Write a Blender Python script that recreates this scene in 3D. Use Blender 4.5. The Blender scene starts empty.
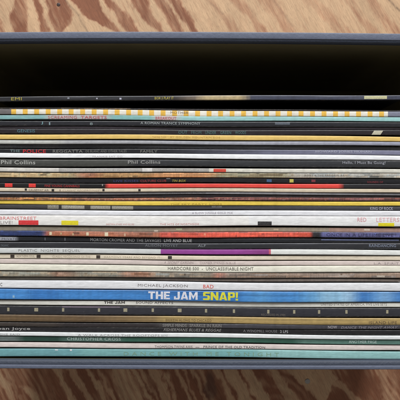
import bpy, bmesh, math, random
import numpy as np
from mathutils import Vector, Matrix
random.seed(7); np.random.seed(7)
S = bpy.context.scene
COL = S.collection
MM = 0.001
PX = 0.77            # millimetres per photo pixel at the height of the spines
TOP = 0.330          # height of the crate rim (m)
D = 0.75             # camera distance above the rim (m)
TPX = PX*(D+TOP)/D   # millimetres per photo pixel on the plywood

def lin(c):
    out = []
    for v in c[:3]:
        v = v/255.0
        out.append(v/12.92 if v <= 0.04045 else ((v+0.055)/1.055)**2.4)
    return tuple(out)

# ------------------------------------------------------------------ materials
def new_mat(name):
    m = bpy.data.materials.new(name); m.use_nodes = True
    nt = m.node_tree
    return m, nt, nt.nodes['Principled BSDF']

def N(nt, t, **kw):
    n = nt.nodes.new(t)
    for k, v in kw.items():
        if k in n.inputs: n.inputs[k].default_value = v
        else: setattr(n, k, v)
    return n

def obj_coords(nt, scale):
    tc = N(nt, 'ShaderNodeTexCoord')
    mp = N(nt, 'ShaderNodeMapping'); mp.inputs['Scale'].default_value = scale
    nt.links.new(tc.outputs['Object'], mp.inputs['Vector'])
    return mp.outputs['Vector']

def card_material(name, rough, spec=0.5, coat=0.0):
    m, nt, b = new_mat(name)
    at = N(nt, 'ShaderNodeAttribute', attribute_name='print_sheen_colour')
    n1 = N(nt, 'ShaderNodeTexNoise'); n1.inputs['Scale'].default_value = 1.0
    n1.inputs['Detail'].default_value = 6; n1.inputs['Roughness'].default_value = 0.7
    nt.links.new(obj_coords(nt, (160, 900, 260)), n1.inputs['Vector'])
    r1 = N(nt, 'ShaderNodeMapRange'); r1.inputs['From Min'].default_value = .3; r1.inputs['From Max'].default_value = .7
    r1.inputs['To Min'].default_value = .80; r1.inputs['To Max'].default_value = 1.10
    nt.links.new(n1.outputs['Fac'], r1.inputs['Value'])
    mul = N(nt, 'ShaderNodeMix', data_type='RGBA', blend_type='MULTIPLY'); mul.inputs['Factor'].default_value = 1
    nt.links.new(at.outputs['Color'], mul.inputs['A']); nt.links.new(r1.outputs['Result'], mul.inputs['B'])
    # scuffs: tiny pale rubs where the ink has gone
    n2 = N(nt, 'ShaderNodeTexNoise'); n2.inputs['Scale'].default_value = 1.0; n2.inputs['Detail'].default_value = 8
    n2.inputs['Roughness'].default_value = 0.75
    nt.links.new(obj_coords(nt, (90, 700, 500)), n2.inputs['Vector'])
    r2 = N(nt, 'ShaderNodeMapRange'); r2.inputs['From Min'].default_value = .66; r2.inputs['From Max'].default_value = .76
    r2.inputs['To Max'].default_value = .55
    nt.links.new(n2.outputs['Fac'], r2.inputs['Value'])
    mx = N(nt, 'ShaderNodeMix', data_type='RGBA'); mx.inputs['B'].default_value = (.42, .38, .33, 1)
    nt.links.new(r2.outputs['Result'], mx.inputs['Factor']); nt.links.new(mul.outputs['Result'], mx.inputs['A'])
    nt.links.new(mx.outputs['Result'], b.inputs['Base Color'])
    rr = N(nt, 'ShaderNodeMapRange'); rr.inputs['To Min'].default_value = rough-.04; rr.inputs['To Max'].default_value = rough+.12
    nt.links.new(n1.outputs['Fac'], rr.inputs['Value']); nt.links.new(rr.outputs['Result'], b.inputs['Roughness'])
    b.inputs['Specular IOR Level'].default_value = spec
    b.inputs['Coat Weight'].default_value = coat; b.inputs['Coat Roughness'].default_value = .22
    bp = N(nt, 'ShaderNodeBump'); bp.inputs['Strength'].default_value = .3; bp.inputs['Distance'].default_value = .00018
    n3 = N(nt, 'ShaderNodeTexNoise'); n3.inputs['Scale'].default_value = 1.0; n3.inputs['Detail'].default_value = 5
    nt.links.new(obj_coords(nt, (220, 600, 600)), n3.inputs['Vector'])
    nt.links.new(n3.outputs['Fac'], bp.inputs['Height']); nt.links.new(bp.outputs['Normal'], b.inputs['Normal'])
    return m

CARD = {'matt': card_material('matt_card', .62, .35), 'satin': card_material('satin_card', .45, .5),
        'gloss': card_material('laminated_card', .36, .4, .12)}

INKS = {}
def ink(c):
    k = tuple(c)
    if k not in INKS:
        m, nt, b = new_mat('ink')
        n1 = N(nt, 'ShaderNodeTexNoise'); n1.inputs['Scale'].default_value = 1; n1.inputs['Detail'].default_value = 5
        nt.links.new(obj_coords(nt, (700, 900, 300)), n1.inputs['Vector'])
        l = lin(c)
        mx = N(nt, 'ShaderNodeMix', data_type='RGBA')
        mx.inputs['A'].default_value = (*[v*.72 for v in l], 1); mx.inputs['B'].default_value = (*[min(1, v*1.12+.004) for v in l], 1)
        nt.links.new(n1.outputs['Fac'], mx.inputs['Factor']); nt.links.new(mx.outputs['Result'], b.inputs['Base Color'])
        b.inputs['Roughness'].default_value = .5
        n2 = N(nt, 'ShaderNodeTexNoise'); n2.inputs['Scale'].default_value = 1; n2.inputs['Detail'].default_value = 6; n2.inputs['Roughness'].default_value = .7
        nt.links.new(obj_coords(nt, (900, 1600, 500)), n2.inputs['Vector'])
        al = N(nt, 'ShaderNodeMapRange'); al.inputs['From Min'].default_value = .36; al.inputs['From Max'].default_value = .5; al.inputs['To Min'].default_value = .68; al.inputs['To Max'].default_value = .93
        nt.links.new(n2.outputs['Fac'], al.inputs['Value']); nt.links.new(al.outputs['Result'], b.inputs['Alpha'])
        INKS[k] = m
    return INKS[k]

def link(name, verts, faces, mat, parent=None, smooth=False, loc=(0, 0, 0)):
    me = bpy.data.meshes.new(name)
    me.from_pydata([tuple(v) for v in verts], [], faces)
    me.materials.append(mat)
    if smooth:
        me.polygons.foreach_set('use_smooth', [True]*len(me.polygons))
    me.update()
    o = bpy.data.objects.new(name, me); COL.objects.link(o)
    o.location = loc
    if parent: o.parent = parent
    return o

# ------------------------------------------------------------------ floor of plywood
def interp(stripe, y):
    ys = [k[0] for k in stripe]; xl = [k[1] for k in stripe]; xr = [k[2] for k in stripe]
    a = np.interp(y, ys, xl); b = np.interp(y, ys, xr)
    # carry the slope on past the last knots
    s0 = (xl[1]-xl[0])/(ys[1]-ys[0]); s1 = (xl[-1]-xl[-2])/(ys[-1]-ys[-2])
    ex = np.where(y < ys[0], (y-ys[0])*s0, 0)+np.where(y > ys[-1], (y-ys[-1])*s1, 0)
    return a+ex, b+ex
DARK = [  # figure of the grain behind the crate: (row, left, right)..., strength
 ([(0,-16,-6),(33,0,5)],.9), ([(0,14,26),(16,9,27),(33,12,27)],.85), ([(0,31,38),(16,37,43),(30,41,50)],.95),
 ([(0,46,64),(16,48,72),(26,53,69),(33,57,62)],.85), ([(0,70,97),(16,82,105),(31,110,117)],1.), ([(0,102,111),(16,114,128),(31,123,137)],.95),
 ([(0,128,146),(16,138,154),(31,155,164)],.85), ([(0,152,164),(16,163,177),(31,170,184)],.9), ([(0,169,177),(16,179,189),(31,190,198)],.9),
 ([(0,205,211),(14,217,225),(31,230,240)],.45), ([(0,228,242),(16,246,256),(31,255,266)],.5), ([(0,258,276),(14,270,286),(31,282,294)],.42),
 ([(0,300,318),(16,318,334),(31,335,350)],.34), ([(0,344,352),(14,352,361),(31,366,378)],.42), ([(0,366,376),(14,374,386),(31,387,400)],.42),
 ([(0,404,416),(14,412,424),(31,424,440)],.5)]
LIGHT = [ # pale bands of the grain in front of the crate
 ([(370,-8,0),(384,2,10),(400,10,18)],.7), ([(370,3,10),(384,12,17),(400,21,24)],.35), ([(388,22,31),(400,32,41)],.65), ([(370,55,62),(384,61,68),(400,69,76)],.85),
 ([(370,69,76),(384,77,84),(400,86,92)],.75), ([(370,88,92),(384,96,101),(400,103,107)],.85), ([(370,98,102),(384,105,109),(400,113,117)],.7),
 ([(370,112,131),(384,116,138),(400,122,146)],.55), ([(370,133,137),(384,140,144),(400,149,153)],.9), ([(370,139,143),(384,147,151),(400,157,160)],.6),
 ([(370,148,160),(386,157,167),(400,164,172)],.75), ([(374,163,168),(388,170,174),(400,174,178)],.75), ([(370,176,180),(384,182,186),(400,189,193)],.85),
 ([(370,183,186),(384,189,192),(400,196,199)],.6), ([(370,191,195),(384,198,202),(400,205,209)],.7), ([(370,199,204),(384,205,208)],.55),
 ([(370,214,220),(384,222,228),(400,228,236)],.75), ([(370,224,238),(384,232,246),(400,240,254)],.85), ([(370,242,252),(384,249,263),(400,257,273)],.9),
 ([(370,269,277),(384,277,287),(400,288,300)],.72), ([(370,290,330),(378,297,338),(386,306,330),(400,318,327)],.85), ([(380,326,340),(390,344,352),(400,354,362)],.7),
 ([(370,378,386),(400,384,396)],.28)]
def sm(t): t = np.clip(t, 0, 1); return t*t*(3-2*t)
def vnoise(x, y, seed):
    xi = np.floor(x).astype(int); yi = np.floor(y).astype(int)
    fx = sm(x-xi); fy = sm(y-yi)
    def h(a, b):
        v = np.sin(a*127.1+b*311.7+seed*74.7)*43758.5453
        return v-np.floor(v)
    return (h(xi, yi)*(1-fx)+h(xi+1, yi)*fx)*(1-fy)+(h(xi, yi+1)*(1-fx)+h(xi+1, yi+1)*fx)*fy

def build_floor():
    def axis(fine_spans, lo, hi, f, c):
        out = [lo]
        while out[-1] < hi:
            x = out[-1]
            step = f if any(a-1e-6 <= x < b for a, b in fine_spans) else c
            for a, b in fine_spans:
                if x < a < x+step: step = a-x
            out.append(x+step)
        return np.array(out)
    xs = axis([(-250, 250)], -900, 900, 1.1, 8); ys = axis([(-262, -165), (165, 262)], -800, 800, 1.1, 8)
    X, Y = np.meshgrid(xs, ys)
    px = X/TPX+200; py = 200-Y/TPX
    # a little waver along the figure
    wx = (vnoise(px/6, py/10, 1)-.5)*4.2+(vnoise(px/1.5, py/3, 2)-.5)*2.2
    pxw = px+wx
    top = np.zeros_like(X); bot = np.zeros_like(X)
    for st, k in DARK:
        a, b = interp(st, py); s = np.minimum(pxw-a, b-pxw)
        soft = 3.6 if k > .6 else 7
        top = np.maximum(top, k*sm(s/soft+.5))
    for st, k in LIGHT:
        a, b = interp(st, py); s = np.minimum(pxw-a, b-pxw)
        f = sm(s/2.6+.5)*k
        if st[0][0] > 372: f = f*sm((py-st[0][0]+4)/6)
        bot = np.maximum(bot, f)
    bot = 1-bot
    u = X+.45*Y+26*vnoise(X/120, Y/160, 3)*2+9*vnoise(X/30, Y/60, 4)
    gen = .5+.5*np.sin(u/5.2+2.6*np.sin(u/37.))
    gen = sm((gen-.25)/.5)*(.45+.5*vnoise(X/150+3, Y/150, 5))
    wt = sm((46-py)/8)*sm((py+18)/10)*sm((px+22)/12)*sm((428-px)/12)
    wb = sm((py-352)/8)*sm((424-py)/12)*sm((px+22)/12)*sm((418-px)/12)
    fine = .5+.5*np.sin((px-(.44+.22*sm((px-180)/150))*py+7*vnoise(px/26, py/40, 11)+3*vnoise(px/7, py/14, 12))/1.05)
    mask = sm((vnoise(px/17, py/30, 13)-.35)/.35)
    top = np.clip(top+(fine-.5)*.34*mask*np.where(px > 195, .8, 1), 0, 1); bot = np.clip(bot-(1-fine)*.42*mask*sm(bot*2), 0, 1)
    g = gen*(1-wt-wb)+top*wt+bot*wb
    g = np.clip(g*(.74+.40*vnoise(px/9+4, py/16, 21))+.16*(vnoise(px/4-.1*py, py/9, 22)-.4), 0, 1)
    # cracks and the dark knot
    crack = np.zeros_like(X)
    for pts, w in (([(64,0),(70,8),(78,16),(82,24),(87,33)], .55), ([(386,-2),(393,5),(401,12)], .7), ([(206,0),(222,14)], .35), ([(270,-2),(279,8),(292,26)], .28)):
        for (x0, y0), (x1, y1) in zip(pts, pts[1:]):
            t = np.clip(((px-x0)*(x1-x0)+(py-y0)*(y1-y0))/((x1-x0)**2+(y1-y0)**2), 0, 1)
            d = np.hypot(px+wx*.25-(x0+t*(x1-x0)), py-(y0+t*(y1-y0)))
            crack = np.maximum(crack, w*sm(1.5-d)*(.4+.6*vnoise(px/2, py/2, 9)))
    d = np.hypot((pxw-211)/5.5, (py-386)/16)
    crack = np.maximum(crack, .5*sm((1.25-d)/.6))
    ny, nx = X.shape
    verts = np.stack([X.ravel()*MM, Y.ravel()*MM, np.zeros(X.size)], 1)
    idx = np.arange(nx*ny).reshape(ny, nx)
    q = np.stack([idx[:-1, :-1], idx[:-1, 1:], idx[1:, 1:], idx[1:, :-1]], -1).reshape(-1, 4)
    me = bpy.data.meshes.new('wooden_floor')
    me.vertices.add(len(verts)); me.vertices.foreach_set('co', verts.ravel())
    me.loops.add(q.size); me.loops.foreach_set('vertex_index', q.ravel())
    me.polygons.add(len(q)); me.polygons.foreach_set('loop_start', np.arange(0, q.size, 4)); me.polygons.foreach_set('loop_total', np.full(len(q), 4))
    me.update(calc_edges=True)
    a = me.attributes.new('grain', 'FLOAT', 'POINT'); a.data.foreach_set('value', g.ravel().astype(np.float32))
    a = me.attributes.new('crack', 'FLOAT', 'POINT'); a.data.foreach_set('value', crack.ravel().astype(np.float32))
    m, nt, b = new_mat('plywood')
    L = nt.links.new
    at = N(nt, 'ShaderNodeAttribute', attribute_name='grain'); cr = N(nt, 'ShaderNodeAttribute', attribute_name='crack')
    tc = N(nt, 'ShaderNodeTexCoord')
    rot = N(nt, 'ShaderNodeMapping'); rot.inputs['Rotation'].default_value = (0, 0, math.radians(-27))
    L(tc.outputs['Object'], rot.inputs['Vector'])
    def streak(sx, sy, det=5, rough=.6):
        # Rotation first, then stretch along the grain
        mp = N(nt, 'ShaderNodeMapping'); mp.inputs['Scale'].default_value = (sx, sy, 1)
        L(rot.outputs['Vector'], mp.inputs['Vector'])
        n = N(nt, 'ShaderNodeTexNoise'); n.inputs['Scale'].default_value = 1; n.inputs['Detail'].default_value = det; n.inputs['Roughness'].default_value = rough
        L(mp.outputs['Vector'], n.inputs['Vector']); return n.outputs['Fac']
    # rotate so that local y runs along the figure (down-right in the photograph)
    rot.inputs['Rotation'].default_value = (0, 0, math.radians(-27))
    s1 = streak(420, 50, 6, .7); s2 = streak(1300, 70, 4, .7); s3 = streak(60, 12, 4)
    ad = N(nt, 'ShaderNodeMath', operation='MULTIPLY_ADD'); L(s1, ad.inputs[0]); ad.inputs[1].default_value = .8; ad.inputs[2].default_value = -.38
    ad2 = N(nt, 'ShaderNodeMath', operation='ADD'); L(at.outputs['Fac'], ad2.inputs[0]); L(ad.outputs[0], ad2.inputs[1])
    ramp = N(nt, 'ShaderNodeValToRGB')
    e = ramp.color_ramp.elements
    e[0].position = 0.05; e[0].color = (*lin((206, 170, 133)), 1)
    e[1].position = .95; e[1].color = (*lin((143, 92, 66)), 1)
    k = e.new(.5); k.color = (*lin((184, 140, 108)), 1)
    L(ad2.outputs[0], ramp.inputs['Fac'])
    mr = N(nt, 'ShaderNodeMapRange'); mr.inputs['From Min'].default_value = .3; mr.inputs['From Max'].default_value = .7
    mr.inputs['To Min'].default_value = .74; mr.inputs['To Max'].default_value = 1.1; L(s2, mr.inputs['Value'])
    mr3 = N(nt, 'ShaderNodeMapRange'); mr3.inputs['From Min'].default_value = .3; mr3.inputs['From Max'].default_value = .7
    mr3.inputs['To Min'].default_value = .82; mr3.inputs['To Max'].default_value = 1.08; L(s3, mr3.inputs['Value'])
    mm = N(nt, 'ShaderNodeMath', operation='MULTIPLY'); L(mr.outputs['Result'], mm.inputs[0]); L(mr3.outputs['Result'], mm.inputs[1])
    mul = N(nt, 'ShaderNodeMix', data_type='RGBA', blend_type='MULTIPLY'); mul.inputs['Factor'].default_value = 1
    L(ramp.outputs['Color'], mul.inputs['A']); L(mm.outputs[0], mul.inputs['B'])
    s4 = streak(2600, 170, 2, .5); pr = N(nt, 'ShaderNodeMapRange'); pr.inputs['From Min'].default_value = .60; pr.inputs['From Max'].default_value = .68
    pr.inputs['To Max'].default_value = .4; L(s4, pr.inputs['Value'])
    po = N(nt, 'ShaderNodeMath', operation='MAXIMUM'); L(cr.outputs['Fac'], po.inputs[0]); L(pr.outputs['Result'], po.inputs[1])
    mx = N(nt, 'ShaderNodeMix', data_type='RGBA'); mx.inputs['B'].default_value = (.06, .035, .03, 1)
    L(po.outputs[0], mx.inputs['Factor']); L(mul.outputs['Result'], mx.inputs['A'])
    L(mx.outputs['Result'], b.inputs['Base Color'])
    b.inputs['Roughness'].default_value = .6; b.inputs['Specular IOR Level'].default_value = .3
    bp = N(nt, 'ShaderNodeBump'); bp.inputs['Strength'].default_value = .4; bp.inputs['Distance'].default_value = .0004
    L(s2, bp.inputs['Height']); L(bp.outputs['Normal'], b.inputs['Normal'])
    me.materials.append(m)
    o = bpy.data.objects.new('wooden_floor', me); COL.objects.link(o)
    o['kind'] = 'structure'
    return o
floor = build_floor()

# nail heads sunk in the boards
def nail(px, py, r, c, metal):
    m, nt, b = new_mat('nail_steel'); b.inputs['Base Color'].default_value = (*lin(c), 1)
    b.inputs['Metallic'].default_value = metal; b.inputs['Roughness'].default_value = .4
    X = (px-200)*TPX; Y = (200-py)*TPX
    V = [(0, 0, .26)]; F = []; n = 20
    for k, (rr, z) in enumerate(((.45, .32), (.8, .28), (.97, .12), (1, -.2))):
        for i in range(n):
            a = 2*math.pi*i/n; V.append((rr*r*math.cos(a), rr*r*math.sin(a), z))
    for i in range(n):
        F.append((0, 1+i, 1+(i+1) % n))
        for k in range(3):
            a, c2 = 1+k*n, 1+(k+1)*n
            F.append((a+i, c2+i, c2+(i+1) % n, a+(i+1) % n))
    o = link('nail_head', [(x*MM, y*MM, z*MM) for x, y, z in V], F, m, floor, True, (X*MM, Y*MM, 0))
nail(58, 5.5, 2.1, (70, 58, 55), .3)
nail(308, 380.5, 3.0, (150, 146, 142), .8)

# ------------------------------------------------------------------ crate
IN_F, OUT_F = -122.9, -129.6      # front wall, inner and outer (mm)
IN_B, OUT_B = 119.6, 127.6        # back wall
IN_X, OUT_X = 186.0, 194.0
def loop(hx, yf, yb, r, z, bow=1.3):
    pts = []
    def arc(cx, cy, a0):
        for i in range(7):
            a = a0+math.pi/2*i/6; pts.append((cx+r*math.cos(a), cy+r*math.sin(a)))
    def side(p, q, n=40):
        for i in range(1, n): pts.append((p[0]+(q[0]-p[0])*i/n, p[1]+(q[1]-p[1])*i/n))
    arc(hx-r, yb-r, 0); side((hx-r, yb), (-hx+r, yb)); arc(-hx+r, yb-r, math.pi/2); side((-hx, yb-r), (-hx, yf+r), 20)
    arc(-hx+r, yf+r, math.pi); side((-hx+r, yf), (hx-r, yf)); arc(hx-r, yf+r, 1.5*math.pi); side((hx, yf+r), (hx, yb-r), 20)
    out = []
    for x, y in pts:
        w = max(0, 1-(x/hx)**2)
        if y > 60: y += bow*w
        if y < -60: y -= (.35*w-.5*max(0, x/hx))*1.0+0
        out.append((x*MM, y*MM, z*MM))
    return out
def lerp_loop(off, z, offb=None):   # off = distance from the outer face inwards, 0..1 of the wall
    if offb is None: offb = off
    return loop(OUT_X+(IN_X-OUT_X)*off, OUT_F+(IN_F-OUT_F)*off, OUT_B+(IN_B-OUT_B)*offb, 9-5*off, z)
def skin(loops, cap_first=False, cap_last=False):
    n = len(loops[0]); V = [p for l in loops for p in l]; F = []
    for k in range(len(loops)-1):
        for i in range(n):
            j = (i+1) % n
            F.append((k*n+i, k*n+j, (k+1)*n+j, (k+1)*n+i))
    if cap_first: F.append(tuple(range(n))[::-1])
    if cap_last: F.append(tuple((len(loops)-1)*n+i for i in range(n)))
    return V, F
def plastic(name, c, rough, spec, scale=900, bump=.25, weave=False):
    m, nt, b = new_mat(name); L = nt.links.new
    n1 = N(nt, 'ShaderNodeTexNoise'); n1.inputs['Scale'].default_value = scale; n1.inputs['Detail'].default_value = 4
    tc = N(nt, 'ShaderNodeTexCoord'); L(tc.outputs['Object'], n1.inputs['Vector'])
    n2 = N(nt, 'ShaderNodeTexNoise'); n2.inputs['Scale'].default_value = 45; n2.inputs['Detail'].default_value = 5
    L(tc.outputs['Object'], n2.inputs['Vector'])
    l = lin(c)
    mx = N(nt, 'ShaderNodeMix', data_type='RGBA'); mx.inputs['A'].default_value = (*[v*.7 for v in l], 1); mx.inputs['B'].default_value = (*[v*1.3 for v in l], 1)
    ad = N(nt, 'ShaderNodeMath', operation='ADD'); L(n1.outputs['Fac'], ad.inputs[0]); L(n2.outputs['Fac'], ad.inputs[1])
    h = N(nt, 'ShaderNodeMath', operation='MULTIPLY'); L(ad.outputs[0], h.inputs[0]); h.inputs[1].default_value = .5
    L(h.outputs[0], mx.inputs['Factor']); L(mx.outputs['Result'], b.inputs['Base Color'])
    b.inputs['Roughness'].default_value = rough; b.inputs['Specular IOR Level'].default_value = spec
    bp = N(nt, 'ShaderNodeBump'); bp.inputs['Strength'].default_value = bump; bp.inputs['Distance'].default_value = .0004
    L(n1.outputs['Fac'], bp.inputs['Height']); L(bp.outputs['Normal'], b.inputs['Normal'])
    return m
M_body = plastic('slate_leatherette', (54, 60, 73), .6, .35, 600, .6)
M_lip = plastic('pale_slate_edging', (92, 98, 115), .52, .45, 420, .5)
M_in = plastic('black_lining', (116, 106, 74), .8, .25, 600, .3)
crate = bpy.data.objects.new('storage_crate', None); COL.objects.link(crate)
crate['label'] = 'open slate grey storage crate holding the whole row of records on the plywood'
crate['category'] = 'storage crate'
H = TOP*1000
V, F = skin([lerp_loop(.04, 0.2), lerp_loop(0, 1.2), lerp_loop(0, H-5), lerp_loop(.02, H-2.2), lerp_loop(.10, H-1.1), lerp_loop(.45, H-1.1), lerp_loop(.72, H-1.3), lerp_loop(.9, H-2.0), lerp_loop(.985, H-3.4), lerp_loop(1, H-5.5)], cap_first=True)
link('shell', V, F, M_body, crate, True)
V, F = skin([lerp_loop(1.0, H-5.5), lerp_loop(1.01, H-7), lerp_loop(1.01, 10.5), lerp_loop(1.1, 9.6), ], cap_last=True)
link('lining', V, F, M_in, crate, True)
ring = []
for k in range(15):
    a = math.pi*k/14
    c = math.cos(math.pi-a)*-1
    ring.append(lerp_loop(.17+.22*c, H-1.4+.8*math.sin(a)**.35, .28+.33*c))
ring = [lerp_loop(-.05, H-7)]+ring+[lerp_loop(.39, H-2.5, .61)]
V, F = skin(ring)
link('rim_edging', V, F, M_lip, crate, True)

# ------------------------------------------------------------------ records
_font_cache = {}
def text_shape(s, bold):
    key = (s, bold); slope = .26 if s in ('A SECRET GARDEN', 'DANCE THE NIGHT AWAY', 'TIN BOX', 'FISHERMANS BLUES & REGGAE', 'CLASSIC RECORDINGS') else 0
    if key not in _font_cache:
        cu = bpy.data.curves.new('t', 'FONT'); cu.body = s; cu.size = 1; cu.resolution_u = 2; cu.offset = bold
        cu.space_character = 1.06; cu.shear = slope
        o = bpy.data.objects.new('t', cu); COL.objects.link(o)
        bpy.context.view_layer.update()
        dg = bpy.context.evaluated_depsgraph_get()
        me = o.evaluated_get(dg).to_mesh()
        bm = bmesh.new(); bm.from_mesh(me)
        o.evaluated_get(dg).to_mesh_clear()
        ys = [v.co.y for v in bm.verts]; y0, y1 = min(ys), max(ys)
        for k in range(1, 9):          # cut in bands so that the letters can follow the curved spine
            bmesh.ops.bisect_plane(bm, geom=bm.verts[:]+bm.edges[:]+bm.faces[:], plane_co=(0, y0+(y1-y0)*k/9., 0), plane_no=(0, 1, 0))
        bmesh.ops.triangulate(bm, faces=bm.faces[:])
        bm.verts.index_update()
        vs = np.array([v.co[:2] for v in bm.verts]); fs = [tuple(v.index for v in f.verts) for f in bm.faces]
        bm.free()
        bpy.data.objects.remove(o); bpy.data.curves.remove(cu)
        _font_cache[key] = (vs, fs)
    return _font_cache[key]

BLOCKY = ('THE JAM', 'SNAP!')
GLY = {   # heavy capitals drawn as polygons that never overlap; unit height, width first
 'T': (.80, [[(0,.78),(.8,.78),(.8,1),(0,1)], [(.27,0),(.53,0),(.53,.78),(.27,.78)]]),
 'H': (.86, [[(0,0),(.27,0),(.27,1),(0,1)], [(.59,0),(.86,0),(.86,1),(.59,1)], [(.27,.39),(.59,.39),(.59,.61),(.27,.61)]]),
 'E': (.72, [[(0,0),(.27,0),(.27,1),(0,1)], [(.27,0),(.72,0),(.72,.21),(.27,.21)], [(.27,.4),(.66,.4),(.66,.6),(.27,.6)], [(.27,.79),(.72,.79),(.72,1),(.27,1)]]),
 'J': (.70, [[(.43,.2),(.70,.2),(.70,1),(.43,1)], [(0,.0),(.6,.0),(.70,.2),(0,.2)], [(0,.2),(.24,.2),(.24,.4),(0,.4)]]),
 'A': (.90, [[(0,0),(.26,0),(.40,.5),(.36,1),(.30,1)], [(.64,0),(.90,0),(.60,1),(.54,1),(.50,.5)], [(.40,.62),(.50,.62),(.54,1),(.36,1)], [(.30,.15),(.60,.15),(.56,.33),(.34,.33)]]),
 'M': (1.02, [[(0,0),(.25,0),(.25,1),(0,1)], [(.77,0),(1.02,0),(1.02,1),(.77,1)], [(.25,.60),(.51,.05),(.51,.50),(.25,1)], [(.51,.05),(.77,.60),(.77,1),(.51,.50)]]),
 'S': (.76, [[(0,0),(.66,0),(.76,.1),(.76,.21),(0,.21)], [(.49,.21),(.76,.21),(.76,.48),(.49,.48)], [(0,.48),(.76,.48),(.66,.59),(.1,.59)][::1], [(0,.48),(.1,.59),(.27,.59),(.27,.79),(0,.79)], [(0,.79),(.76,.79),(.76,1),(.1,1),(0,.9)]]),
 'N': (.88, [[(0,0),(.26,0),(.26,1),(0,1)], [(.62,0),(.88,0),(.88,1),(.62,1)], [(.26,.52),(.62,.02),(.62,.48),(.26,.98)]]),
 'P': (.78, [[(0,0),(.27,0),(.27,1),(0,1)], [(.27,.34),(.68,.34),(.78,.44),(.78,.53),(.27,.53)], [(.53,.53),(.78,.53),(.78,.81),(.53,.81)], [(.27,.81),(.78,.81),(.78,.9),(.68,1),(.27,1)]]),
 '!': (.27, [[(0,0),(.27,0),(.27,.22),(0,.22)], [(.05,.32),(.22,.32),(.27,1),(0,1)]]),
 ' ': (.30, [])}
def blocky(body):
    bm = bmesh.new(); x = 0
    for ch in body:
        w, polys = GLY[ch]
        for p in polys: bm.faces.new([bm.verts.new((x+a, b, 0)) for a, b in p])
        x += w+.09
    for k in range(1, 9):
        bmesh.ops.bisect_plane(bm, geom=bm.verts[:]+bm.edges[:]+bm.faces[:], plane_co=(0, k/9., 0), plane_no=(0, 1, 0))
    bmesh.ops.triangulate(bm, faces=bm.faces[:]); bm.verts.index_update()
    vs = np.array([v.co[:2] for v in bm.verts]); fs = [tuple(v.index for v in f.verts) for f in bm.faces]
    bm.free(); return vs, fs

def film_material():
    m = bpy.data.materials.new('clear_polythene'); m.use_nodes = True; nt = m.node_tree; L = nt.links.new
    for n in list(nt.nodes): nt.nodes.remove(n)
    out = N(nt, 'ShaderNodeOutputMaterial'); tr = N(nt, 'ShaderNodeBsdfTransparent'); gl = N(nt, 'ShaderNodeBsdfGlossy'); df = N(nt, 'ShaderNodeBsdfDiffuse')
    tr.inputs['Color'].default_value = (.96, .96, .97, 1); gl.inputs['Roughness'].default_value = .42; gl.inputs['Color'].default_value = (.9, .9, .95, 1)
    df.inputs['Color'].default_value = (.5, .52, .6, 1)
    nz = N(nt, 'ShaderNodeTexNoise'); nz.inputs['Scale'].default_value = 1; nz.inputs['Detail'].default_value = 4
    L(obj_coords(nt, (60, 500, 300)), nz.inputs['Vector'])
    bp = N(nt, 'ShaderNodeBump'); bp.inputs['Strength'].default_value = .35; bp.inputs['Distance'].default_value = .0003
    L(nz.outputs['Fac'], bp.inputs['Height']); L(bp.outputs['Normal'], gl.inputs['Normal'])
    a = N(nt, 'ShaderNodeMixShader'); a.inputs['Fac'].default_value = .015; L(tr.outputs[0], a.inputs[1]); L(df.outputs[0], a.inputs[2])
    b = N(nt, 'ShaderNodeMixShader'); b.inputs['Fac'].default_value = .035; L(a.outputs[0], b.inputs[1]); L(gl.outputs[0], b.inputs[2])
    L(b.outputs[0], out.inputs['Surface'])
    return m
FILM = film_material()
VP = [-1, -.97, -.88, -.72, -.5, -.25, 0, .25, .5, .72, .88, .97, 1]
RECS = []
def X_of(px): return (px-200)*PX
def s_tex_ok(tex, label): return tex >= .1 and 'chequered' not in label
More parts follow.
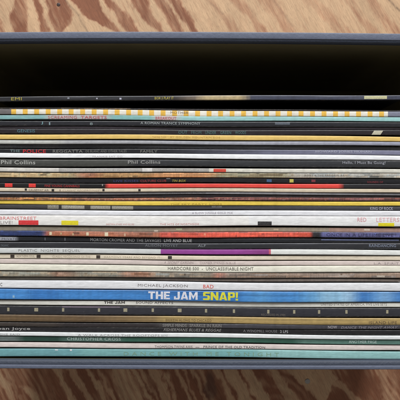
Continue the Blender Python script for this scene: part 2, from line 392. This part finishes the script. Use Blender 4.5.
class Rec:
    def __init__(s, y0, y1, label, segs, fin='satin', tex=0, dl=0, dr=0, z=0, cover=None, wear=.25, blocks=(), texts=(), shift=None, soft=0, film=None):
        # y0,y1 rows of the spine's two edges; dl,dr how far its ends stray (pixels)
        s.t = (y1-y0)*PX*random.uniform(.885, .965); s.yc = (200-(y0+y1)/2)*PX; s.dl = -(dl+random.uniform(-.3, .3))*PX; s.dr = -(dr+random.uniform(-.3, .3))*PX; s.bow = random.uniform(-.34, .34)
        s.label = label; s.segs = segs; s.fin = fin; s.tex = tex; s.wear = wear
        s.cover = cover or segs[0][2]; s.soft = soft or (0 if tex < .07 or 'chequered' in label or 'turns' in label or 'red block' in label or 'lettering strips' in label else 5 if 'multi' not in label else 1.5); s.film = any(k in label for k in ('standing alone', 'scuffed black', 'grey capitals centred, above the purple')); s.blocks = blocks; s.texts = texts; s.dz = z*1.6+random.uniform(-.9, .3)
        s.sx = random.uniform(-.9, .9) if shift is None else shift
        s.ph = random.uniform(0, 6.28); s.e0 = random.uniform(.45, 1.05); s.e1 = random.uniform(.4, .95); s.line = random.choice([2, 3, 4, 8, 9, 10]); s.lk = random.uniform(.72, 1.12); s.hair = [random.choice([1, 1, 1, .9, .8, .62, 1.12]) if s_tex_ok(tex, label) else random.choice([1, 1, 1, .95]) for _ in range(13)]; s.rnd = random.Random(len(RECS)*13+5)
        RECS.append(s); s.n = len(RECS)
    def yoff(s, x):
        f = x/154.
        return s.bow*(1-f*f)+ s.dl*max(0, -f)+s.dr*max(0, f)+.30*math.sin(x/63.+s.yc/28.)+.16*math.sin(x/27.+s.yc/17.+1)
    def thick(s, x): return s.t*(1+.035*math.sin(x/41.+s.ph))
    def point(s, x, v, lift=0):
        t = s.thick(x); R = min(.12*t, .45)
        z = -R*(1-max(0., 1-abs(v)**3.4)**(1/3.4))+.18*math.sin(x/35.+s.ph*2)+s.dz
        return (x, s.yoff(x)+v*t/2, 314+z+lift)
    def colour_one(s, p, cov):
        p = min(399.9, max(.01, p))
        for seg in s.segs:
            if seg[0] <= p < seg[1]:
                c0 = np.array(lin(seg[2]))
                if len(seg) > 3:
                    f = min(1, max(0, (p-seg[0])/(seg[1]-seg[0]))); c0 = c0*(1-f)+np.array(lin(seg[3]))*f
                g = c0.mean(); c0 = c0*.93+g*.07
                return c0*min(1, .45+g*4.5)
        return cov
    def colour_at(s, p, cov):
        if not s.soft: return s.colour_one(p, cov)
        return sum(s.colour_one(p+s.soft*d, cov) for d in (-1, -.75, -.5, -.25, 0, .25, .5, .75, 1))/9.
    def build(s):
        L = 157.0
        xs = set(np.arange(-L, L+.1, .7 if s.tex >= .28 else 1.5).round(3).tolist())
        art = {}
        if s.tex >= .28:      # little shapes of the cover picture that wraps round the spine
            for row in range(13):
                if row % 3: art[row] = art[row-1]; continue
                lst = []; X0 = -L-1
                while X0 < L+1:
                    wd = s.rnd.choice([1.2, 2, 3, 5, 9, 16])*s.rnd.uniform(.6, 1.3)
                    k = 1+s.tex*s.rnd.gauss(0, .75); h = s.rnd.gauss(0, .10*min(1, s.tex*2))
                    lst.append((X0, X0+wd, np.clip(np.array([k*(1+h), k, k*(1-h)]), .3, 1.8))); X0 += wd
                art[row] = lst
        for a, b, *_ in s.segs:
            for e in (a, b):
                X = X_of(e)
                if -L+1 < X < L-1: xs |= {round(X-.06, 3), round(X+.06, 3)}
        xs = sorted(xs)
        prof = [('s', -1, -314+10), ('s', -1, -60), ('s', -1, -6)]+[('t', v, 0) for v in VP]+[('s', 1, -6), ('s', 1, -60), ('s', 1, -304)]
        nP = len(prof); V = []; C = []
        cov = np.array(lin(s.cover))
        for X in xs:
            p = X/PX+200
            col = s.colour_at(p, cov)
            jit = 1+s.tex*s.rnd.uniform(-.5, .5)
            for k, v, z in prof:
                if k == 's':
                    t = s.thick(X); V.append((X, s.yoff(X)+v*t/2, 314+z+s.dz if z > -300 else 0)); C.append((*(cov*.9), 1))
                else:
                    V.append(s.point(X, v))
                    j = jit*(1+s.tex*s.rnd.uniform(-.45, .45))
                    vi = VP.index(v)
                    e = 1.0
                    if vi <= 1: e = s.e1+.12*math.sin(X/23.+s.ph)
                    elif vi >= len(VP)-2: e = s.e0+.12*math.sin(X/31.+s.ph)
                    elif vi == s.line: e = s.lk+.08*math.sin(X/19.+s.ph)
                    e *= s.hair[vi]**(.6+.4*math.sin(X/37.+vi))
                    c = col*j*e
                    if art and 1 < vi < 12:
                        for A, B, kk in art[vi]:
                            if A <= X < B: c = c*kk; break
                    if s.tex > .5: c = c*np.array([1+s.rnd.uniform(-.2, .25), 1, 1+s.rnd.uniform(-.25, .2)])
                    w = s.wear*(.9 if abs(v) > .8 else .12)*max(0, s.rnd.gauss(.25, .5))
                    w = min(.7, w)
                    c = c*(1-w)+np.array([.55, .5, .44])*w*((.8 if abs(v) > .8 else .3)*(1-float(col.max()))*.6+float(col.max()))
                    C.append((*c, 1))
        F = []
        for i in range(len(xs)-1):
            a = i*nP
            for k in range(nP):
                kk = (k+1) % nP
                F.append((a+k, a+nP+k, a+nP+kk, a+kk))
        F.append(tuple(range(nP))); F.append(tuple((len(xs)-1)*nP+k for k in reversed(range(nP))))
        o = link('record_sleeve', [(x*MM, y*MM, z*MM) for x, y, z in V], F, CARD[s.fin], None, True, (s.sx*MM, s.yc*MM, 11.2*MM))
        me = o.data
        me.polygons[len(F)-1].use_smooth = False; me.polygons[len(F)-2].use_smooth = False
        at = me.color_attributes.new('print_sheen_colour', 'FLOAT_COLOR', 'POINT')
        at.data.foreach_set('color', np.array(C, dtype=np.float32).ravel())
        o['label'] = s.label; o['category'] = 'record'; o['group'] = 'record sleeves standing in the crate'
        for bk in s.blocks: s.patch(o, *bk)
        if s.film: s.wrap(o)
        for tx in s.texts:
            s.text(o, *tx)
        return o
    def patch(s, o, x0, x1, v0, v1, c, slant=0):
        a, b = X_of(x0)-s.sx, X_of(x1)-s.sx; n = max(2, int((b-a)/1.2)); Vs = []; F = []; m = 5
        for i in range(n+1):
            for k in range(m+1):
                v = 1-2*(v0+(v1-v0)*k/m); Vs.append(s.point(a+(b-a)*i/n+slant*PX*(k/m-.5), v, .07))
        for i in range(n):
            for k in range(m):
                q = i*(m+1)+k; F.append((q, q+1, q+m+2, q+m+1))
        link('colour_block', [(x*MM, y*MM, z*MM) for x, y, z in Vs], F, ink(c), o)
    def wrap(s, o):
        # clear polythene outer sleeve, loose and crinkled over the spine
        Vs = []; F = []; xs = np.arange(-157.6, 157.7, 2.2); prof = [(-1.06, -40), (-1.06, -3), (-1.05, -.3)]+[(v, 0) for v in VP[1:-1]]+[(1.05, -.3), (1.06, -3), (1.06, -40)]
        g = s.rnd.uniform(0, 6)
        for X in xs:
            for v, dz in prof:
                x, y, z = s.point(X, max(-1, min(1, v)), .32)
                z += .10*math.sin(X/16.+v*1.5+g)+.04*math.sin(X/6.1-v*3+g*2)
                if abs(v) > 1: y += (v-math.copysign(1, v))*s.t/2
                Vs.append((x, y, z+dz))
        m = len(prof)
        for i in range(len(xs)-1):
            for k in range(m-1):
                q = i*m+k; F.append((q, q+m, q+m+1, q+1))
        link('plastic_cover', [(x*MM, y*MM, z*MM) for x, y, z in Vs], F, FILM, o, True)
    def text(s, o, body, x0, x1, v0, v1, c, bold=.008):
        if 'M' in body and body not in BLOCKY: bold = 0
        if body not in BLOCKY:
            sc = np.array(lin(s.cover)) if not s.segs else s.colour_one((x0+x1)/2, np.array([.5, .5, .5]))
            k = .10 if body == 'POLICE' else .14
            un = [((12.92*q if q <= .0031308 else 1.055*q**(1/2.4)-.055)*255) for q in sc]
            c = tuple(round(a*(1-k)+b*k) for a, b in zip(c, un)); mid = (v0+v1)/2; v0 = mid-(mid-v0)*.86; v1 = mid+(v1-mid)*.86
            dv = max(0, .12-v0)-max(0, v1-.88); v0 = max(.12, v0+dv); v1 = min(.88, v1+dv)
            bold = min(bold, .012)
        vs, fs = blocky(body) if body in BLOCKY else text_shape(body, bold)
        mn = vs.min(0); mx = vs.max(0)
        cap = .73; lo = min(0, mn[1])
        A = X_of(x0)-s.sx; B = X_of(x1)-s.sx
        out = []
        for x, y in vs:
            X = A+(x-mn[0])/(mx[0]-mn[0])*(B-A)
            f = (y-lo)/(max(mx[1], cap*.9)-lo)        # 0 bottom, 1 top
            v = 1-2*(v1-(v1-v0)*f)
            out.append(s.point(X, max(-.97, min(.97, v)), .10))
        link('lettering', [(x*MM, y*MM, z*MM) for x, y, z in out], fs, ink(c), o)

W = (232, 232, 232)
R_ = Rec
ALL = (0, 400)
R_(94.2, 99.2, 'black record with faded tan picture print along its spine, standing alone nearest the empty end',
   [(0,172,(26,26,32)),(172,200,(52,44,40),(140,122,100)),(200,246,(196,172,118)),(246,400,(66,70,92))], 'gloss', .25, dl=2.9, dr=-1.4, z=-1.5,
   blocks=[(365,388,.1,.8,(215,210,160)),(66,68,.3,.6,(150,155,165)),(95,96.5,.4,.7,(190,190,200)),(118.5,120.5,.4,.8,(200,200,215)),(158,160,.3,.7,(90,80,60))],
   texts=[('EMI',9.5,20,.1,.85,(225,205,40),.03),('BOX 3 PLAY IT',154,173,.15,.85,(225,205,60),.02)])
R_(107.9, 109.9, 'very thin brown black sleeve squeezed against the yellow and white chequered one', [(0,60,(60,52,50)),(60,130,(96,84,72)),(130,400,(56,50,50))], 'matt', .7, z=-2.0, dl=-.3, cover=(30,26,26))
chk = [(0,10,(110,104,104))]
x = 10.
while x < 383:
    chk += [(x,x+4.9,(232,182,60)),(x+4.9,x+11.55,(226,220,205))]; x += 11.55
chk = [k for k in chk if k[1] < 389]+[(max(k[1] for k in chk if k[1] < 389),388.5,(226,220,205)),(388.5,400,(120,122,140))]
R_(110.0, 116.0, 'sleeve with yellow and white chequered spine, between thin brown and teal ones', chk, 'matt', .1, dl=-.9, dr=-.7, z=-.2, cover=(40,36,34), wear=.1,
   texts=[('MOTHER',170,188,.0,.5,(120,100,85),.01)])
R_(116.1, 121.0, 'thin pale teal sleeve with reddish pink letters near its left end', [(0,46,(128,176,176)),(46,107,(178,176,172)),(107,154,(128,182,178)),(154,177,(188,176,174)),(177,400,(150,200,198))], 'satin', .08, dl=-.9, dr=-.6,
   texts=[('SCREAMING',47,76,.1,.9,(188,70,80),.012),('TARGETS',80,106,.1,.9,(188,70,80),.012),('BREAKOUT',155,176,.1,.9,(196,90,98),.012)])
R_(121.1, 126.6, 'thin charcoal sleeve with a run of tiny pale capitals, just under the teal one', [(0,400,(48,49,56))], 'gloss', .15, dl=-.6, dr=-.6,
   texts=[('A ROMAN TRANCE SYMPHONY',140,200,.05,.6,(188,196,196),.006),('J',40,42,.1,.8,(130,175,180),.02),('I',48,49.3,.2,.9,(150,175,180),.02),('8',89,92,.3,.95,(150,165,165),.02)],
   blocks=[(275,290,.1,.55,(92,98,108))])
R_(126.7, 129.4, 'very thin dark plum sleeve just above the one with teal words', [(0,400,(66,56,66))], 'satin', .2, dl=-.8, dr=-1.2, z=-.8)
R_(129.5, 135.2, 'dark plum sleeve with dull teal words and a slanted cream sticker right', [(0,400,(52,44,50))], 'gloss', .15, dl=-1.4, dr=-1.0,
   texts=[('GENESIS',16,34,.1,.8,(86,130,142),.02),('OUT',178,187,.1,.8,(80,118,116),.03),('FROM',191,201,.1,.8,(80,118,116),.03),('UNDER',205,216,.1,.8,(80,118,116),.03),('GREEN',220,231,.1,.8,(80,118,116),.03),('WOODS',235,246,.1,.8,(80,118,116),.03)],
   blocks=[(373.5,382.5,.0,.96,(204,198,176),-3)])
R_(135.4, 140.7, 'golden yellow sleeve between dark plum and pale grey ones in the upper rows', [(0,400,(228,190,98))], 'satin', .06, dl=-.8, dr=-.4, z=.4, cover=(90,60,30), wear=.2,
   texts=[('TAKING TIGER',152,166,.3,.7,(190,150,80),.0),('BY GOLDEN MOUNTAIN SIDE',170,220,.25,.65,(205,165,85),.0)])
R_(140.8, 144.6, 'pale grey sleeve directly below the golden yellow one', [(0,60,(190,190,184)),(60,400,(166,166,168),(152,154,172))], 'satin', .14, dl=-.8, dr=.0, wear=.3)  # cool drift towards the right is window sheen put into the base colour
R_(144.8, 149.2, 'scuffed black sleeve under the pale grey one in the upper rows', [(0,60,(60,60,60)),(60,400,(36,37,42))], 'gloss', .5, dl=-1.0, dr=.3, z=-.8, wear=.5)
R_(149.4, 154.3, 'black sleeve with red word at left followed by small grey capitals', [(0,160,(42,42,48)),(160,260,(44,44,50),(92,92,110)),(260,400,(104,104,124),(126,126,150))], 'gloss', .1, dl=-.9, dr=-.2,  # lavender grey right half: gloss reflection painted into the spine colour
   texts=[('THE',9,19,.15,.75,(120,140,140),.02),('POLICE',22,45,.05,.95,(226,40,52),.03),('REGGATTA',52,82,.15,.85,(140,138,132),.01),('DE BLANC AND OTHER TALES',85,126,.2,.8,(128,126,120),.004),('FAMILY',140,157,.2,.85,(150,148,140),.01),
          ('HOWARD JONES HUMAN',316,372,.05,.7,(196,196,210),.01)])
R_(154.5, 159.5, 'clean white sleeve between two black lettered ones in the upper rows', [(0,400,(236,236,238))], 'satin', .03, dl=-1.6, dr=.1, z=.5, wear=.1,
   texts=[('FRANKIE SAY GO',92,122,.45,.85,(196,188,190),.0)])
R_(159.7, 167.5, 'thick charcoal sleeve with white letters at left, middle and right', [(0,130,(74,75,70)),(130,400,(54,56,60))], 'satin', .12, dl=-.7, dr=-.3, z=-.3,
   texts=[('Phil Collins',0,34.5,.05,.70,(196,196,190),.012),('Phil Collins',127.5,160,.02,.60,(178,176,172),.012),('Hello, I Must Be Going!',343,386,.0,.55,(196,196,206),.012)])
R_(168.6, 172.9, 'whitish sleeve with fine grey print and a small red block right of centre', [(0,58,(204,200,192)),(58,142,(166,163,158)),(142,152,(210,206,202)),(152,209,(160,156,150)),(209,400,(212,208,194))], 'satin', .16, dl=-.7, dr=.0,
   texts=[('FROM LANGLEY PARK TO THE EDGE OF MEMPHIS TOWN',64,140,.2,.8,(226,222,216),.0),('DANCING IN THE DARK ROOMS OF WINTER',153,209,.2,.8,(225,220,214),.0)], blocks=[(213.5,226,.08,.92,(215,68,50))])
R_(173.0, 178.1, 'mottled orange tan sleeve above the black one with red and yellow letters', [(0,75,(178,154,112)),(75,98,(172,124,96),(160,100,66)),(98,150,(176,134,84)),(150,212,(198,136,84)),(212,225,(160,120,80),(150,140,104)),(225,290,(150,138,108)),(290,400,(168,164,154))], 'matt', .3, dl=-.4, dr=-.4, wear=.3,
   texts=[('RORY & THE BARGAIN BAND',305,350,.25,.6,(120,108,96),.0)])
R_(178.3, 183.4, 'black sleeve with dim red and yellow capitals, above the scarlet one', [(0,400,(38,38,44))], 'gloss', .12, z=-.3,
   texts=[('LIVE KISSES',113,138,.3,.85,(58,66,120),.012),('CULTURE CLUB',140,166,.3,.9,(170,52,52),.015),('TIN BOX',172,186,.35,.95,(196,176,70),.02),('SOUNDS OF',368,384,.4,.9,(150,50,60),.01)],
   blocks=[(267,272,.2,.8,(64,100,140)),(290,294,.1,.85,(206,196,90)),(166,170,-.02,.2,(170,170,175)),(312,316,.2,.7,(130,50,60))])
R_(183.5, 188.1, 'sleeve whose spine turns from black at left to scarlet and back to black', [(0,104,(38,36,38)),(104,109,(40,30,30),(228,60,48)),(109,339,(230,64,52)),(339,345,(225,62,50),(60,44,44)),(345,400,(52,50,54))], 'gloss', .05, dl=0, dr=.2, z=.2, wear=.12,
   blocks=[(4,11.6,.05,.9,(232,60,52)),(28,35,.05,.9,(232,60,52)),(101.5,102.6,.0,.5,(150,140,130))],
   texts=[('FINE YOUNG CANNIBALS',44,79,.2,.85,(190,48,48),.012)])
R_(188.2, 191.9, 'cream sleeve with small black squares and fine print left, under scarlet', [(0,400,(212,196,170))], 'matt', .08, dl=0, dr=.3, z=.2, wear=.1,
   blocks=[(24,26.2,.1,.75,(30,26,26)),(51,53.6,.2,.9,(30,26,26)),(102,104.2,.1,.8,(30,26,26)),(138,140.4,.15,.85,(30,26,26)),(59,60,.3,.8,(150,130,110))],
   texts=[('CAUSEWAY AIR',28,48,.2,.85,(90,80,72),.004),('CLASSIC RECORDINGS',62,99,.25,.8,(188,170,148),.0)])
R_(192.0, 194.9, 'thin mid grey sleeve below the cream one with black squares', [(0,400,(136,136,140))], 'satin', .2, z=-.3,
   texts=[('LIFE ON A STRING AND OTHER STREET TALES',165,206,.25,.8,(80,80,84),.0)])
R_(195.0, 197.5, 'thin dark grey sleeve above the rusty brown speckled one', [(0,400,(64,60,66))], 'satin', .3, z=-.8)
R_(197.6, 200.8, 'rusty brown sleeve with cream specks just above the yellow one', [(0,70,(156,108,68)),(70,200,(142,92,70)),(200,400,(124,76,72))], 'matt', .55, wear=.35,
   texts=[('. ; . : . , . : , . ; . . : . ; . , . : . ; . : . . ,',92,250,.1,.75,(224,200,176),.02)])
R_(200.9, 205.6, 'bright yellow sleeve across the middle of the row', [(0,400,(232,200,62))], 'satin', .07, dl=-.6, dr=-.2, z=.4, cover=(180,150,40), wear=.16,
   texts=[('THE SKY PARTY LINES',170,222,.5,.88,(176,148,50),.0)])
R_(205.8, 210.2, 'dark grey sleeve with pale broken lettering strips, under the yellow one', [(0,46,(74,72,72)),(46,132,(150,146,134)),(132,400,(72,72,78))], 'satin', .1, dl=-.5, dr=.0,
   blocks=[(58,61,.05,.95,(40,38,36)),(84,90,.05,.95,(60,58,54)),(110,111.5,.05,.95,(50,48,46))],
   texts=[('GOLD',47,57,.1,.8,(110,106,98),.0),('SPANDAU',63,83,.1,.8,(196,192,180),.01),('BALLET',92,108,.1,.8,(186,182,170),.01),('PARADE',114,130,.1,.8,(180,176,164),.01),('RIDE LAZER',212,222,.1,.5,(190,190,190),.0),('KING OF ROCK',371,394,.05,.9,(190,190,204),.02)])
R_(210.4, 215.7, 'cool white sleeve with tiny spaced grey capitals, just above the broad one with coloured blocks', [(0,400,(226,226,230))], 'satin', .03, dl=-.3, dr=.3, wear=.1,
   texts=[('A SLOW JUNGLE GOLD MIX',192,233,.25,.85,(150,140,152),.0)])
R_(215.8, 226.9, 'broad white sleeve with red and yellow blocks and pale red end capitals', [(0,250,(233,230,225)),(250,400,(230,229,228))], 'matt', .03, dl=-.2, dr=.0, z=.1, wear=.08,
   blocks=[(18,38,.50,.96,(226,52,56)),(61,78,.50,.93,(238,222,32)),(379,395,.64,.98,(236,222,20)),(258,272,.56,.97,(48,46,48))],
   texts=[('BRAINSTREET',-1,36,.05,.43,(226,120,122),.004),('RED',358,367,.0,.48,(224,150,156),.006),('LETTERS',377,400,.0,.48,(228,165,170),.0),
          ('LIVE!',0,12,.55,.9,(140,130,130),.0),('EASTERN STARS AND BLUES',106,134,.78,.95,(220,150,144),.0),('THE HITS OF NORTHSIDE',160,199,.76,.96,(216,135,130),.0)])
R_(227.0, 232.0, 'olive grey sleeve right below the broad white one with coloured blocks', [(0,160,(150,140,122)),(160,330,(158,144,124)),(330,400,(176,140,124))], 'matt', .18, dl=-.2, dr=.3, z=-.3, wear=.25,
   blocks=[(176,182,.2,.6,(190,196,160)),(274,279,.3,.7,(206,186,160)),(365,371,.2,.6,(226,210,190)),(154,158,.6,.95,(214,206,190))])
R_(232.2, 237.9, 'multicoloured sleeve running navy, speckled orange, plain red and violet blue', [(0,42,(44,62,118)),(42,48,(80,90,130),(176,90,64)),(48,160,(178,108,80)),(160,312,(222,84,62)),(312,322,(48,46,52)),(322,400,(92,92,140))], 'satin', .28, dl=-.6, dr=-.3, wear=.25,
   blocks=[(49,51.5,.2,.8,(230,214,180)),(86,88.5,.2,.8,(230,214,180)),(104.5,108,.15,.85,(236,222,190)),(204,206,.2,.6,(240,150,120)),(60,61.5,.3,.7,(200,170,130)),(72,73.5,.4,.8,(210,180,140)),(124,125.5,.3,.8,(214,180,150))],
   texts=[('ONCE IN A LIFETIME LIVE',327,394,.15,.8,(46,44,78),.012)])
R_(238.1, 242.6, 'black sleeve with dense pale grey capitals left of centre, under the multicoloured one', [(0,17,(150,152,160)),(17,400,(42,44,50))], 'gloss', .12, dl=-.4, dr=.3,
   texts=[('PRIVATE',1,16,.2,.85,(90,92,104),.0),('MORTON CROMER AND THE SAVAGES',90,161,.1,.95,(176,176,176),.012),('LIVE AND BLUE',164,192,.05,.9,(214,212,212),.02),('I',44,45,.1,.9,(110,110,116),.02),('I',64,65,.1,.9,(130,130,136),.02)],
   blocks=[(322,400,.1,.4,(96,104,140))])
R_(242.8, 248.8, 'near black sleeve with small grey capitals centred, above the purple one', [(0,400,(38,40,46))], 'gloss', .12, dl=-.2, dr=.2,
   texts=[('ALISON MOYET',145,178,.15,.65,(132,136,140),.004),('ALF',198,206,.15,.65,(160,164,168),.01),('ORGANIC',0,8,.4,.85,(120,130,136),.0),('RAINDANCING',370,397,.1,.7,(150,160,182),.008)])
R_(249.2, 254.8, 'sleeve pale at both ends with a long purple stretch in the middle', [(0,160.5,(204,206,204)),(160.5,234,(150,58,150)),(234,269,(150,58,150),(136,54,124)),(269,271,(200,90,110)),(271,400,(226,227,222))], 'satin', .05, dl=-.2, dr=.2, z=.1, cover=(190,190,190), wear=.14,
   texts=[('PLASTIC  NIGHTS  SEQUEL',18,80,.15,.8,(128,126,124),.0)])
R_(255.0, 260.0, 'buttery cream sleeve with four black squares along its left half', [(0,400,(226,212,188))], 'matt', .05, dl=-.3, dr=.3, wear=.1,
   blocks=[(9.7,13.8,.15,.85,(62,50,44)),(36,40,.15,.85,(62,50,44)),(96,100,.15,.85,(58,48,42)),(168,172,.1,.8,(40,34,32))],
   texts=[('NORTHERN SOUL',16,34,.2,.75,(150,134,116),.004),('CLASSIC RECORDINGS OF THE',52,90,.25,.8,(184,168,146),.0),('HARMONY YEARS AND BEYOND IT',104,160,.25,.75,(190,176,152),.0)])
R_(260.1, 265.2, 'pinkish beige sleeve under the cream one with black squares', [(0,400,(212,196,188))], 'matt', .05, dl=-.2, dr=.3, wear=.1,
   texts=[('A SECRET GARDEN',164,194,.15,.7,(164,146,146),.0),('CHAMBER STRINGS IN BLUE',200,236,.15,.7,(164,146,146),.0),('L.A. SPIRIT',375,400,.2,.75,(160,146,146),.0)])
R_(265.4, 271.9, 'warm white sleeve with dark grey capitals centred, above a brownish picture spine', [(0,400,(230,226,208))], 'matt', .04, dl=-.5, dr=-.2, z=.3, wear=.1,
   texts=[('HARDCORE 500  -  UNCLASSIFIABLE NIGHT',168,254,.02,.66,(92,88,80),.01)])
R_(272.1, 278.0, 'brownish grey sleeve with blurred picture print and faint reddish patches', [(0,52,(156,146,126)),(52,76,(160,120,98),(150,126,106)),(76,122,(150,140,122)),(122,152,(168,124,100)),(152,216,(146,134,118)),(216,224,(178,110,90)),(224,400,(148,128,114))], 'matt', .3, dl=-.1, dr=0, wear=.3,
   texts=[('ON THE SUNNY SIDE OF A SHADED STREET',266,304,.6,.95,(100,88,80),.0)], blocks=[(340,348,.5,.8,(190,176,164)),(378,386,.5,.85,(200,186,170)),(268,284,.2,.4,(170,150,136))])
R_(278.2, 281.2, 'thin dark olive brown sleeve above the broad white one', [(0,160,(86,80,70)),(160,400,(118,106,98))], 'matt', .25, dl=-.2, dr=.3, z=-.8)
R_(281.5, 290.2, 'broad white sleeve with grey capitals and one short red word', [(0,400,(226,226,228))], 'satin', .03, dl=-.5, dr=.8, z=.1, wear=.08,
   texts=[('MICHAEL JACKSON',138,188,.30,.80,(112,104,104),.010),('BAD',203.5,214,.26,.80,(226,84,72),.05),('C',0,2,.3,.8,(90,90,90),.02)])
R_(290.5, 301.4, 'broad blue sleeve with big white and yellow capitals in the middle', [(0,30,(62,136,206)),(30,60,(48,122,196)),(60,150,(56,132,204)),(150,240,(48,118,190)),(240,270,(58,134,206),(86,158,216)),(270,300,(66,140,208)),(300,322,(72,144,208),(110,172,216)),(322,346,(140,188,220)),(346,358,(168,202,226),(120,172,216)),(358,372,(58,124,194)),(372,386,(70,140,208),(120,172,220)),(386,400,(128,178,222),(60,128,200))], 'gloss', .14, dl=-.4, dr=.7, z=.3, cover=(40,90,150), wear=.12,
   texts=[('THE JAM',148.5,198,.12,.86,(232,232,240),.045),('SNAP!',203.5,238.5,.10,.86,(232,228,60),.055)],
   blocks=[(12.5,14.5,.6,.85,(150,190,220))])
R_(301.6, 306.8, 'creamy white sleeve with small dark words, directly under the broad blue one', [(0,400,(224,222,212))], 'satin', .04, dl=-.3, dr=.5, wear=.1,
   texts=[('THE JAM',104,125,.12,.62,(70,66,64),.012),('SOUND AFFECTS',136,173.5,.12,.62,(76,72,70),.012),('UNITED STATES OF AMERICA, FIVE LIVE SETS',322,388,.05,.75,(120,116,114),.01)])
sq = [8, 36, 63, 99, 125.5, 153, 180, 206.5, 234.5, 269, 295, 320, 347.5, 388.5]
R_(307.0, 316.7, 'broad slate black sleeve dotted with a row of small cream squares', [(0,60,(56,56,62)),(60,400,(60,60,68))], 'gloss', .08, dl=-.5, dr=.6, z=-.2, wear=.2,
   blocks=[(q-(1.9 if i in (1, 4, 6) else 1.1), q+(1.9 if i in (1, 4, 6) else 1.1), .22, .62, (168, 160, 134)) for i, q in enumerate(sq)]+[(62,120,.0,.14,(120,108,120))],
   texts=[('RECORDED IN 1984',262,286,.72,.98,(130,120,110),.0)])
R_(316.9, 323.8, 'old gold sleeve with darker brown left end, below the one dotted with squares', [(0,90,(112,88,58)),(90,160,(112,88,58),(146,120,76)),(160,400,(176,148,88))], 'satin', .12, dl=-.6, dr=.7, z=.1, cover=(80,60,40), wear=.2,
   texts=[('BREEZIN ALONG TO CHICAGO',166,212,.4,.85,(112,90,58),.004),('ISLAND LIFE',370,398,.4,.9,(96,78,56),.008)])
R_(324.0, 328.6, 'dusky brown sleeve with pale words from the centre to the right', [(0,60,(74,64,58)),(60,160,(58,50,52)),(160,222,(78,74,74)),(222,400,(72,70,78))], 'satin', .2, dl=-.6, dr=.5,
   texts=[('SIMPLE MINDS',163,187,.05,.85,(168,166,162),.012),('SPARKLE IN RAIN',190,222,.05,.85,(150,148,144),.012),('NOW',329,338,.1,.9,(190,184,188),.02),('DANCE THE NIGHT AWAY',342,399,.3,.95,(156,152,160),.008)], wear=.3)
R_(328.8, 333.8, 'near black sleeve with white letters at its far left end', [(0,400,(46,44,48))], 'gloss', .2, dl=-.7, dr=.8, z=-.3, wear=.35,
   texts=[('Joan Joyce',-6,30,.0,.85,(206,204,200),.012),('FISHERMANS BLUES & REGGAE',164,222,.1,.8,(180,178,172),.01),('A WINDMILL HOUSE',244,278,.15,.8,(150,148,150),.01),('2 LPS',281,289,.15,.85,(200,200,200),.02)])
R_(334.0, 338.0, 'thin white sleeve above the dark green one near the bottom', [(0,400,(226,228,228))], 'satin', .04, dl=-.8, dr=1.2, z=.3, wear=.1,
   texts=[('A WALK ACROSS THE ROOFTOPS',78,160,.3,.9,(150,150,150),.0),('SHE SAID',0,20,.4,.95,(140,142,144),.0),('BLUE NILE',162,168,.3,.8,(120,122,124),.0)])
R_(338.2, 343.7, 'dark green sleeve with tiny pale capitals at left and at far right', [(0,20,(110,122,120)),(20,64,(46,88,74)),(64,122,(84,116,106)),(122,300,(52,104,86)),(300,400,(92,132,120))], 'satin', .1, dl=-.6, dr=.6, wear=.2,
   texts=[('CHRISTOPHER CROSS',67,121,.1,.8,(196,210,204),.006),('ANOTHER PAGE',350,378,.1,.8,(206,222,216),.006)])
R_(343.9, 349.6, 'pinkish white sleeve with small dark capitals, second from the near rim', [(0,400,(220,206,200))], 'matt', .04, dl=-.5, dr=.3, z=.1, wear=.1,
   texts=[('THOMPSON TWINS AXIS',155,193,.42,.95,(74,70,70),.012),('-',196,200,.42,.95,(74,70,70),.01),('PRINCE OF THE OLD TRADITION',204,266,.42,.95,(74,70,70),.012)])
R_(350.0, 358.6, 'broad pale teal sleeve, nearest of all to the front rim', [(0,80,(104,160,166)),(80,260,(116,172,172)),(260,400,(140,188,186))], 'satin', .07, dl=-.4, dr=.4, z=.1, cover=(80,120,120), wear=.15,
   blocks=[(55,58,.05,.22,(200,210,214)),(70,72,.05,.25,(226,226,230))],
   texts=[('D A N C E   W I T H   M E   T O N I G H T',124,280,.3,.85,(134,168,140),.0)])
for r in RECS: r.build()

# ------------------------------------------------------------------ light: big window behind and to the right
def area(loc, tgt, sx, sy, power, col):
    l = bpy.data.lights.new('window_light', 'AREA'); l.shape = 'RECTANGLE'; l.size = sx; l.size_y = sy; l.energy = power; l.color = col
    o = bpy.data.objects.new('window_light', l); COL.objects.link(o); o.location = loc
    o.rotation_euler = (Vector(tgt)-Vector(loc)).to_track_quat('-Z', 'Y').to_euler()
    return o
area((.10, 1.95, 1.5), (0, 0, .2), 1.15, 1.15, 88, (.96, .98, 1.0))
w = bpy.data.worlds.new('World'); S.world = w; w.use_nodes = True
w.node_tree.nodes['Background'].inputs['Color'].default_value = (1.0, .95, .90, 1)
w.node_tree.nodes['Background'].inputs['Strength'].default_value = .23

# ------------------------------------------------------------------ camera
cd = bpy.data.cameras.new('camera'); cam = bpy.data.objects.new('camera', cd); COL.objects.link(cam)
cam.location = (0, 0, TOP+D-.002); cam.rotation_euler = (0, 0, math.radians(.22))
cd.sensor_width = 36; cd.lens = 36*D/(400*PX*MM); cd.clip_start = .01; cd.clip_end = 20
cd.dof.use_dof = True; cd.dof.focus_distance = D; cd.dof.aperture_fstop = 90
S.camera = cam
S.view_settings.view_transform = 'Standard'; S.view_settings.look = 'None'; S.view_settings.gamma = 1; S.view_settings.exposure = 0
